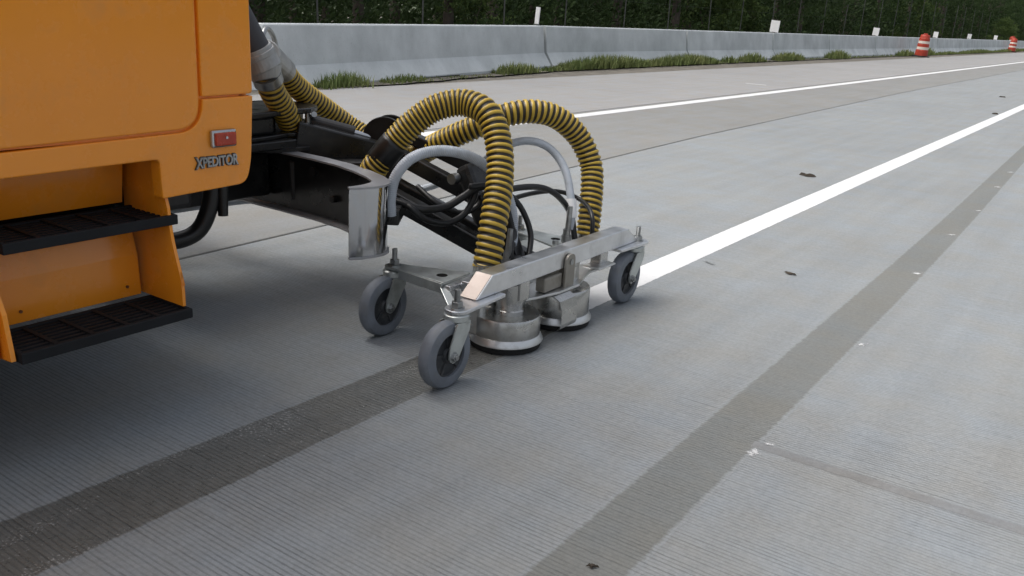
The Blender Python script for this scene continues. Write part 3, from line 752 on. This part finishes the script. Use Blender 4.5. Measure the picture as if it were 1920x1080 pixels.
# parallel links down to the cart
Bm(MB().bar((-2.52, 2.70, .575), (-2.13, 2.79, .43), .055, .06), 'upper_link', 'black', bevel=.006)
Bm(MB().bar((-2.50, 2.80, .625), (-2.15, 2.90, .50), .05, .05), 'upper_link', 'black', bevel=.006)
Bm(MB().bar((-2.46, 2.58, .435), (-1.80, 2.70, .205), .06, .07), 'lower_link', 'black', bevel=.006)
Bm(MB().bar((-2.115, 2.305, .415), (-2.26, 2.50, .405), .045, .055), 'hose_bracket', 'black', bevel=.006)
Bm(MB().bar((-2.47, 2.70, .435), (-1.83, 2.80, .215), .05, .06), 'lower_link', 'black', bevel=.006)
Bm(MB().bar((-2.16, 2.80, .55), (-2.03, 2.80, .30), .12, .075), 'link_bracket', 'black', bevel=.02)
Bm(MB().cyl((-2.17, 2.735, .50), (-2.17, 2.70, .50), .022, n=12), 'bracket_pin', 'zinc', smooth=True)
Bm(MB().bar((-1.95, 2.73, .42), (-1.84, 2.73, .20), .06, .05), 'down_strut', 'black', bevel=.008)
Bm(MB().box(-2.02, -1.80, 2.69, 2.79, .185, .225), 'cart_mount', 'black', bevel=.008)
tag(boom, 'black folding boom arm with round hinge plates between bumper and wheeled cart', 'boom arm')

# ------------------------------------------------------------ the wheeled cleaning cart
cart = empty('cleaning_cart', (-1.75, 2.65, 0)); CO = Vector((1.75, -2.65, 0))
def Ct(mb, name, mat, parent=None, smooth=False, bevel=0.0):
    o = mb.build(name, mat, parent or cart, smooth, bevel); o.data.transform(Matrix.Translation(CO)); return o
BX0, BX1 = -1.690, -1.622
beam = Ct(MB().prism([(2.165, .250), (3.285, .250), (3.185, .318), (2.250, .318)], 'x', BX0, BX1), 'beam', 'alu', bevel=.004)
d_ = Vector((0, .085, .068)).normalized(); nn = Vector((0, -.068, .085)).normalized()
e0 = Vector((0, 2.1665, .2515)) + nn * .0; e1 = Vector((0, 2.2490, .3172))
v = [Vector((x, p.y, p.z)) + nn * o_ for x in (BX0 + .003, BX1 - .003) for p, o_ in ((e0, -.002), (e1, -.002), (e1, .003), (e0, .003))]
Ct(MB().add(v, [(0, 1, 2, 3), (7, 6, 5, 4), (0, 4, 5, 1), (1, 5, 6, 2), (2, 6, 7, 3), (3, 7, 4, 0)]), 'end_cap', 'alubright', beam)
def end_plate(ys, y_end, name):
    r = .040; c = (-1.625, ys); sg = 1 if y_end > ys else -1
    pts = [(c[0] + r * math.cos(a), c[1] - sg * r * math.sin(a)) for a in [math.pi * k / 14 for k in range(15)]]
    pts += [(-1.690, y_end), (-1.600, y_end)]
    return Ct(MB().prism(pts, 'z', .2365, .2495), name, 'alu', smooth=False, bevel=.003)
end_plate(2.072, 2.30, 'end_plate'); end_plate(3.300, 3.10, 'end_plate')
def caster(sx, sy, zt, trail, mat='galv'):
    """swivel caster: stem at (sx, sy), plate underside zt, wheel trailing along -y by trail"""
    wy = sy - trail; wz = .110; wx = sx
    c = Ct(MB().lathe([(0, zt - .030), (.034, zt - .030), (.042, zt - .022), (.042, zt - .006), (.036, zt - .001), (0, zt - .001)], (sx, sy, 0), n=28), 'caster', mat, smooth=True)
    for s_ in (-1, 1):
        x = wx + s_ * .034
        yt0, yt1 = sy - .040, sy + .026
        pr = rounded([(yt0, zt - .024), (yt1, zt - .024), (yt1 - .004, zt - .055), (wy + .024, wz - .012), (wy, wz - .026), (wy - .022, wz - .008), (wy - .018, wz + .03)], .02, {3: .014, 4: .016, 5: .014}, 5)
        Ct(MB().prism(pr, 'x', x - .0025, x + .0025), 'fork_leg', mat, c, bevel=.0012)
    Ct(MB().box(wx - .033, wx + .033, sy - .040, sy + .026, zt - .036, zt - .0305), 'fork_crown', mat, c, bevel=.003)
    Ct(MB().lathe([(.070, -.024), (.092, -.025), (.103, -.021), (.109, -.011), (.110, 0), (.109, .011), (.103, .021), (.092, .025), (.070, .024)], (wx, wy, wz), 'x', 48), 'tyre', 'wheel', c, smooth=True)
    Ct(MB().lathe([(0, -.023), (.024, -.023), (.028, -.013), (.066, -.011), (.074, -.020), (.0745, .020), (.066, .011), (.028, .013), (.024, .023), (0, .023)], (wx, wy, wz), 'x', 40), 'wheel_core', 'wheelcore', c, smooth=True)
    for k in range(5):
        a = 2 * math.pi * k / 5 + sx * 9
        q = Vector((wx, wy + .047 * math.cos(a), wz + .047 * math.sin(a)))
        Ct(MB().bar(q - Vector((0, .020 * math.cos(a), .020 * math.sin(a))), q + Vector((0, .020 * math.cos(a), .020 * math.sin(a))), .010, .034, up=(1, 0, 0)), 'spoke', 'wheelcore', c)
    Ct(MB().cyl((wx - .052, wy, wz), (wx + .052, wy, wz), .0075, n=14), 'axle', 'zinc', c, smooth=True)
    hx = [(wy + .0135 * math.cos(math.pi / 3 * k), wz + .0135 * math.sin(math.pi / 3 * k)) for k in range(6)]
    Ct(MB().prism(hx, 'x', wx + .037, wx + .047).cyl((wx + .0365, wy, wz), (wx + .0385, wy, wz), .017, n=16), 'axle_nut', 'zinc', c, bevel=.0008)
    return c
def stem(sx, sy, z):
    s_ = Ct(MB().cyl((sx, sy, z), (sx, sy, z + .062), .0095, n=16), 'stem_bolt', 'zinc', smooth=True, bevel=.001)
    Ct(MB().cyl((sx, sy, z), (sx, sy, z + .004), .024, n=20), 'washer', 'zinc', s_, smooth=True)
    Ct(MB().hexa((sx, sy), .0185, z + .004, z + .022), 'nut', 'zinc', s_, bevel=.001)
caster(-1.625, 2.072, .2365, .055); stem(-1.625, 2.072, .2495)
caster(-1.625, 3.262, .2365, .070); stem(-1.625, 3.285, .2495)
caster(-2.085, 2.285, .2365, .058); stem(-2.085, 2.285, .2495)
caster(-2.085, 3.075, .2365, .058); stem(-2.085, 3.075, .2495)
# rear outriggers: triangular gussets with turned-down flanges, and the rear rail
def outrigger(sy, ya, yb):
    r = .036; sg = 1 if yb > ya else -1
    cpt = [(-2.085 - r * math.sin(a), sy - sg * r * math.cos(a)) for a in [math.pi * k / 12 for k in range(13)]]
    pts = cpt + [(-2.04, sy + sg * .045), (-1.835, yb), (-1.825, ya), (-2.035, sy - sg * .030)]
    g = Ct(MB().prism(pts, 'z', .240, .2492), 'outrigger', 'galv', bevel=.002)
    Ct(MB().bar((-2.035, sy - sg * .031, .232), (-1.83, ya - sg * .001, .228), .007, .034), 'flange', 'galv', g, bevel=.001)
    Ct(MB().cyl((-1.885, (ya * .6 + yb * .4), .2485), (-1.885, (ya * .6 + yb * .4), .2500), .020, n=20), 'hole', 'gap', g)
    return g
outrigger(2.285, 2.245, 2.41); outrigger(3.075, 3.115, 2.95)
Ct(MB().box(-1.835, -1.800, 2.252, 3.11, .218, .2386), 'rear_rail', 'alu', bevel=.004)
Ct(MB().bar((-1.83, 2.255, .228), (-1.72, 2.19, .170), .030, .010), 'brace', 'galv', bevel=.002)
for y in (2.33, 3.05):
    Ct(MB().box(-1.80, BX0, y - .02, y + .02, .212, .248), 'cross_tie', 'alu', bevel=.004)
# blasting heads
def head(cx, cy, top):
    h = Ct(MB().lathe([(0, .046), (.121, .046), (.1225, .049), (.1225, top - .006), (.119, top - .001), (.060, top), (0, top)], (cx, cy, 0), n=56), 'blast_head', 'inox', smooth=True)
    Ct(MB().lathe([(.118, .049), (.124, .050), (.134, .033), (.135, .026), (.130, .023), (.10, .022), (.10, .040)], (cx, cy, 0), n=56), 'rim', 'inoxlite', h, smooth=True)
    Ct(MB().lathe([(.095, .003), (.127, .003), (.130, .024), (.095, .024)], (cx, cy, 0), n=56), 'rubber_skirt', 'rubber', h, smooth=True)
    Ct(MB().lathe([(0, .121), (.052, .121), (.054, .136), (.050, .140), (.052, .156), (.060, .178), (.060, .236), (.052, .242), (0, .242)], (cx + .012, cy, 0), n=36), 'swivel', 'inox', h, smooth=True)
    return h
h1 = head(-1.706, 2.462, .121); h2 = head(-1.700, 2.795, .152)
# suction towers at the back of each head
for h_, x, y in ((h1, -1.783, 2.402), (h2, -1.795, 3.155 - .23)):
    Ct(MB().prism(rounded([(x - .05, y - .055), (x + .045, y - .055), (x + .045, y + .06), (x - .05, y + .06)], .02, {0: .03, 1: .03, 2: .03, 3: .03}, 4), 'z', .048, .235), 'suction_tower', 'inox', h_, smooth=False, bevel=.004)
Ct(MB().cyl((-1.772, 2.416, .235), (-1.77, 2.415, .30), .047, n=28), 'hose_collar', 'inox', h1, smooth=True)
Ct(MB().cyl((-1.795, 2.93, .20), (-1.80, 3.15, .222), .046, n=24).cyl((-1.80, 3.155, .20), (-1.80, 3.16, .27), .047, n=28), 'hose_collar', 'inox', h2, smooth=True)
# plate that carries the heads, with the hinge tab on the beam face
cp = [(-1.735, 2.44), (-1.655, 2.44), (-1.625, 2.53), (-1.60, 2.64), (-1.598, 2.78), (-1.628, 2.86), (-1.655, 2.95), (-1.655, 3.06), (-1.69, 3.075), (-1.735, 3.02)]
Ct(MB().prism(cp, 'z', .168, .178), 'carrier_plate', 'inoxlite', bevel=.002)
tb = rounded([(2.690, .142), (2.752, .150), (2.756, .302), (2.694, .302)], .03, {2: .030, 3: .030}, 8)
tab = Ct(MB().prism(tb, 'x', BX1 + .002, BX1 + .013), 'hinge_tab', 'tan', bevel=.002)
Ct(MB().cyl((BX1 + .012, 2.725, .272), (BX1 + .017, 2.725, .272), .011, n=14), 'tab_bolt', 'zinc', tab, smooth=True)
Ct(MB().box(-1.665, -1.622, 2.575, 2.690, .180, .236), 'hinge_box', 'tan', bevel=.006)
Ct(MB().box(-1.668, -1.612, 2.715, 2.735, .18, .248), 'hinge_lug', 'tan', bevel=.003)
for y in (2.462, 2.80, 3.02):
    Ct(MB().box(-1.680, -1.632, y - .03, y + .03, .178, .2495), 'hanger', 'inox', bevel=.004)
Ct(MB().box(-1.68, -1.60, 2.93, 3.06, .196, .204), 'side_lug', 'inoxlite', bevel=.003)
# bent splash guard in front of the second head
gp = [(-1.655, .168), (-1.600, .166), (-1.572, .152), (-1.562, .120), (-1.560, .066), (-1.565, .050), (-1.574, .044)]
gi = [(x - .0035, z - .003) for x, z in gp]
Ct(MB().prism(gp + gi[::-1], 'y', 2.605, 2.712), 'splash_guard', 'inox', bevel=.0012)
# couplings behind the beam
for x, y, z0, z1 in ((-1.825, 3.035, .25, .40), (-1.838, 2.636, .23, .37)):
    Ct(MB().cyl((x, y, z0 - .02), (x, y, z0 + .03), .021, n=14).cyl((x, y, z0 + .03), (x, y, z0 + .055), .016, n=14).cyl((x + .002, y + .003, z0 + .055), (x + .004, y + .008, z1), .0125, .010, n=14), 'coupling', 'zinc', smooth=True)
    Ct(MB().cyl((x - .035, y - .045, z0 - .015), (x + .0, y, z0 - .005), .010, n=10).cyl((x - .02, y - .05, z0 - .02), (x - .02, y - .05, z0 + .012), .013, n=10), 'elbow', 'zinc', smooth=True)
tag(cart, 'four-wheeled metal cleaning cart with an aluminium beam and two round blasting heads', 'cart')

# ------------------------------------------------------------ hoses
A = [(-2.75, 2.278, .889), (-2.78, 2.333, .801), (-2.82, 2.423, .72), (-2.86, 2.5, .635), (-2.86, 2.56, .52), (-2.80, 2.58, .40), (-2.60, 2.57, .34), (-2.41, 2.49, .42), (-2.325, 2.415, .535), (-2.27, 2.428, .611), (-2.2, 2.474, .714), (-2.13, 2.54, .789), (-2.05, 2.611, .813), (-1.95, 2.627, .782), (-1.88, 2.606, .684), (-1.83, 2.554, .561), (-1.79, 2.472, .425), (-1.77, 2.415, .275)]
B = [(-2.95, 2.529, .868), (-2.97, 2.602, .806), (-2.98, 2.705, .74), (-2.97, 2.82, .666), (-2.93, 2.913, .597), (-2.82, 2.95, .545), (-2.65, 2.91, .51), (-2.5, 2.875, .537), (-2.38, 2.85, .595), (-2.3, 2.866, .639), (-2.2, 2.913, .693), (-2.12, 2.984, .74), (-2.05, 3.074, .755), (-1.99, 3.167, .73), (-1.93, 3.251, .65), (-1.88, 3.28, .545), (-1.85, 3.256, .461), (-1.82, 3.205, .346), (-1.8, 3.16, .235)]
def rib_fn(R0, amp, pitch):
    """pitch(u) with u in 0..1 -> phase by integration table"""
    tab_ = {}
    def fn(s, total, ang):
        if total not in tab_:
            N = 3000; ph = [0.0]
            for i in range(N): ph.append(ph[-1] + total / N / pitch((i + .5) / N))
            tab_[total] = ph
        ph = tab_[total]; x = s / total * (len(ph) - 1); i = min(int(x), len(ph) - 2)
        p = ph[i] + (ph[i + 1] - ph[i]) * (x - i) + ang / (2 * math.pi)
        c = .5 + .5 * math.cos(2 * math.pi * p); k = min(1, max(0, (c - .20) / .62)); k = k * k * (3 - 2 * k)
        return R0 + amp * k, k
    return fn
def lerp_pitch(tbl):
    def f(u):
        for (a, b), (c, d) in zip(tbl, tbl[1:]):
            if u <= c: return b + (d - b) * (u - a) / (c - a)
        return tbl[-1][1]
    return f
pA = lerp_pitch([(0, .024), (.32, .024), (.42, .0155), (.66, .0165), (.76, .024), (1, .0255)])
pB = lerp_pitch([(0, .022), (.4, .020), (.5, .019), (.62, .025), (1, .0235)])
hA = tube('vacuum_hose', A, .05, 'ribhose', None, 22, .0022, rib_fn(.0450, .0058, pA))
origin(hA, (-1.77, 2.415, .28)); tag(hA, 'nearer yellow and black ribbed vacuum hose arching down to the near blasting head', 'hose', 'ribbed vacuum hoses')
hB = tube('vacuum_hose', B, .05, 'ribhose', None, 22, .0022, rib_fn(.0440, .0058, pB))
origin(hB, (-1.80, 3.16, .23)); tag(hB, 'farther yellow and black ribbed vacuum hose arching right to the far end of the beam', 'hose', 'ribbed vacuum hoses')
# black rubber cuff joining two lengths of the near hose
cf = tube('hose_cuff', [(-2.292, 2.422, .585), (-2.262, 2.432, .625), (-2.238, 2.448, .66)], .0535, 'rubberhose', hA, n=22)
cf.data.transform(Matrix.Translation((1.77, -2.415, -.28)))
# duct and Y-coupler at the cab front
du = empty('suction_duct', (-2.8, 2.2, .9))
def D(o): o.data.transform(Matrix.Translation((2.8, -2.2, -.9))); return o
D(tube('rubber_duct', [(-2.84, 2.06, 1.45), (-2.82, 2.12, 1.25), (-2.795, 2.20, 1.08), (-2.768, 2.255, .945)], .085, 'darkhose', du, n=24, rad=lambda s, t, a: (.030 + .028 * s / t, 0)))
D(MB().cyl((-2.772, 2.248, .962), (-2.762, 2.282, .888), .064, .070, n=30).cyl((-2.762, 2.282, .888), (-2.752, 2.285, .845), .068, .053, n=26).cyl((-2.80, 2.32, .935), (-2.955, 2.545, .858), .060, .052, n=26).cyl((-2.770, 2.253, .950), (-2.768, 2.262, .930), .070, .070, n=30).build('y_coupler', 'coupler', du, smooth=True, bevel=.004))
D(MB().cyl((-2.755, 2.285, .868), (-2.765, 2.305, .838), .058, n=26).build('hose_clamp', 'zinc', du, smooth=True))
D(tube('coupler_handle', [(-2.83, 2.33, .99), (-2.86, 2.38, 1.03), (-2.88, 2.43, 1.00), (-2.89, 2.46, .93)], .010, 'zinc', du, n=10))
D(tube('chain', [(-2.80, 2.20, 1.14), (-2.84, 2.29, 1.05), (-2.86, 2.36, 1.00)], .005, 'zinc', du, n=6))
tag(du, 'slate rubber duct with a grey metal Y coupler at the cab front edge', 'duct')
# grey water hoses
g1 = tube('water_hose', [(-2.122, 2.303, .425), (-2.121, 2.300, .45), (-2.12, 2.297, .482), (-2.11, 2.307, .559), (-2.08, 2.342, .622), (-2.05, 2.407, .65), (-2.02, 2.489, .651), (-1.99, 2.578, .627), (-1.96, 2.656, .58), (-1.92, 2.709, .504), (-1.89, 2.727, .417), (-1.87, 2.714, .329), (-1.85, 2.68, .30)], .019, 'greyhose', None, 16, .0018, lambda s, t, a: (.0185 + .0016 * (.5 + .5 * math.cos(2 * math.pi * s / .0075)), 0))
origin(g1, (-2.122, 2.303, .425)); tag(g1, 'pale grey corrugated water hose looping beside the chrome bumper end', 'hose')
g2 = tube('water_hose', [(-1.83, 3.06, .30), (-1.83, 3.072, .345), (-1.85, 3.088, .426), (-1.9, 3.113, .527), (-1.97, 3.11, .602), (-2.03, 3.057, .636), (-2.1, 3.004, .623), (-2.18, 2.96, .56), (-2.26, 2.98, .505), (-2.5, 3.04, .394), (-2.7, 3.051, .326), (-3.0, 2.778, .292), (-3.2, 2.576, .268), (-3.3, 2.393, .253), (-3.4, 2.219, .233), (-3.5, 2.0, .24)], .0165, 'greyhose', None, 14, .01)
origin(g2, (-1.83, 3.06, .30)); tag(g2, 'smooth pale grey water hose arching inside the farther yellow hose', 'hose')
sl = MB().cyl((-1.83, 3.072, .345), (-1.847, 3.087, .42), .0215, n=16).build('hose_sleeve', 'panel', g2, smooth=True)
sl.data.transform(Matrix.Translation((1.83, -3.06, -.30)))
# black hydraulic hoses
bl = [([(-2.0, 2.598, .51), (-1.96, 2.678, .51), (-1.92, 2.747, .472), (-1.88, 2.785, .41), (-1.84, 2.791, .321), (-1.8, 2.723, .235)], .0115, 'black hose curving down to the beam right of the nearer yellow hose'),
      ([(-1.99, 2.654, .459), (-1.95, 2.788, .483), (-1.91, 2.934, .479), (-1.87, 3.015, .44), (-1.84, 3.081, .357), (-1.81, 3.081, .25)], .0125, 'black hose arching over the beam to the far metal coupling'),
      ([(-1.98, 2.781, .43), (-1.95, 2.959, .445), (-1.92, 3.094, .439), (-1.88, 3.182, .408), (-1.80, 3.145, .39), (-1.745, 3.098, .351), (-1.735, 3.085, .27)], .0095, 'thin black hose crossing in front of the farther yellow hose'),
      ([(-1.93, 2.707, .486), (-1.9, 2.706, .419), (-1.87, 2.713, .34), (-1.84, 2.652, .283), (-1.82, 2.639, .225)], .017, 'thick black hose running down close beside the nearer yellow hose'),
      ([(-2.3, 2.45, .44), (-2.2, 2.421, .445), (-2.12, 2.466, .423), (-2.08, 2.558, .425), (-2.04, 2.619, .464), (-2.0, 2.664, .501), (-1.95, 2.734, .496), (-1.93, 2.75, .45)], .015, 'black hose snaking across the boom links behind the grey loop'),
      ([(-2.22, 2.46, .44), (-2.14, 2.429, .43), (-2.1, 2.474, .385), (-2.07, 2.558, .364), (-2.04, 2.623, .393), (-2.02, 2.653, .454), (-2.01, 2.66, .512)], .0125, 'black hose in a low open loop under the boom links'),
      ([(-2.26, 2.60, .47), (-2.16, 2.60, .42), (-2.09, 2.66, .385), (-2.05, 2.72, .41), (-2.03, 2.74, .47)], .0115, 'short black hose bowed against the lower boom link')]
for pts, r, lab in bl:
    o = tube('hydraulic_hose', pts, r, 'rubberhose', None, 12, .008); origin(o, pts[-1]); tag(o, lab, 'hose', 'black hydraulic hoses')

# ------------------------------------------------------------ bits lying on the road
def bit(name, x, y, l, w, ang, mat, lab, cat, h=.008, grp=None):
    n = 17; top = []
    r = random.Random(int((x + 50) * 997 + y * 131))
    for k in range(n):
        a = 2 * math.pi * k / n; q = r.uniform(.35, 1.1); top.append((l / 2 * math.cos(a) * q, w / 2 * math.sin(a) * q))
    mb = MB(); v = [(p[0], p[1], 0) for p in top] + [(p[0] * .75, p[1] * .75, h * r.uniform(.6, 1.2)) for p in top]
    mb.add(v, [tuple(range(n))[::-1], tuple(range(n, 2 * n))] + [(i, (i + 1) % n, n + (i + 1) % n, n + i) for i in range(n)])
    o = mb.build(name, mat); o.location = (x, y, .0045); o.rotation_euler = (0, 0, math.radians(ang))
    tag(o, lab, cat, grp); return o
bit('rubber_scrap', -2.09, 7.14, .13, .055, 10, 'leafdry', 'dark scrap lying on the concrete behind the near white line', 'scrap', .02)
bit('rubber_scrap', -1.225, 4.16, .085, .028, -10, 'leafdry', 'small dark scrap between the near white line and the erased strip', 'scrap', .006)
bit('rubber_scrap', -1.87, 15.6, .10, .05, 0, 'leafdry', 'dark scrap at the far edge of the near white line', 'scrap', .02)
bit('rubber_scrap', -2.36, 20.2, .13, .06, 0, 'leafdry', 'farthest dark scrap beyond the near white line', 'scrap', .02)
bit('rubber_scrap', -.768, 1.487, .030, .014, 20, 'leafdry', 'tiny dark scrap on the erased strip by the lower picture edge', 'scrap', .005)
bit('rubber_scrap', -1.60, 4.05, .09, .016, -20, 'erased', 'thin dull sliver just below the near white line', 'scrap', .004)
chips = [(-.690, 2.245, .05, .035, 'white paint flake at the left end of the sealed joint'), (-.672, 2.33, .03, .018, 'small white paint flake just above the sealed joint'), (-.690, 3.385, .055, .035, 'white paint flake on the erased strip edge, second from the joint'), (-.752, 4.66, .06, .04, 'white paint flake on the erased strip edge, third from the joint'), (-.785, 5.77, .06, .035, 'white paint flake on the erased strip edge, fourth from the joint'), (-.790, 6.75, .07, .04, 'white paint flake on the erased strip edge, fifth from the joint'), (-.83, 7.99, .08, .05, 'farthest but one white paint flake on the erased strip edge'), (-.86, 9.0, .09, .05, 'farthest white paint flake on the erased strip edge')]
def flake_mat():
    t = NT('worn_paint_smear'); p = t.pos(); n = t.noise(p, 70, 5, .75)
    a = t.node('ShaderNodeAttribute'); a.attribute_name = 'rib'
    e = t.math('ADD', a.outputs['Fac'], t.math('MULTIPLY', t.math('SUBTRACT', n, .55), 2.6))
    t.set(Base_Color=t.mix(t.rng(n, .3, .7, 0, 1), (.46, .465, .47), (.66, .665, .67)), Roughness=.85, Alpha=t.math('MULTIPLY', t.rng(e, .35, .75, 0, 1), .85, True)); return t.m
M['smear'] = flake_mat()
for x, y, l, w, lab in chips:
    N = 20
    v = [(0, 0, 0)] + [(l * .9 * math.cos(6.2832 * k / N), w * .9 * math.sin(6.2832 * k / N), 0) for k in range(N)]
    o = from_data('paint_flake', v, [(0, 1 + k, 1 + (k + 1) % N) for k in range(N)], 'smear', None, False, 0, [1] + [0] * N)
    o.location = (x, y, .0024); o.rotation_euler = (0, 0, math.radians(60 + R.uniform(-25, 25)))
    tag(o, lab, 'paint flake', 'white paint flakes along the erased strip')
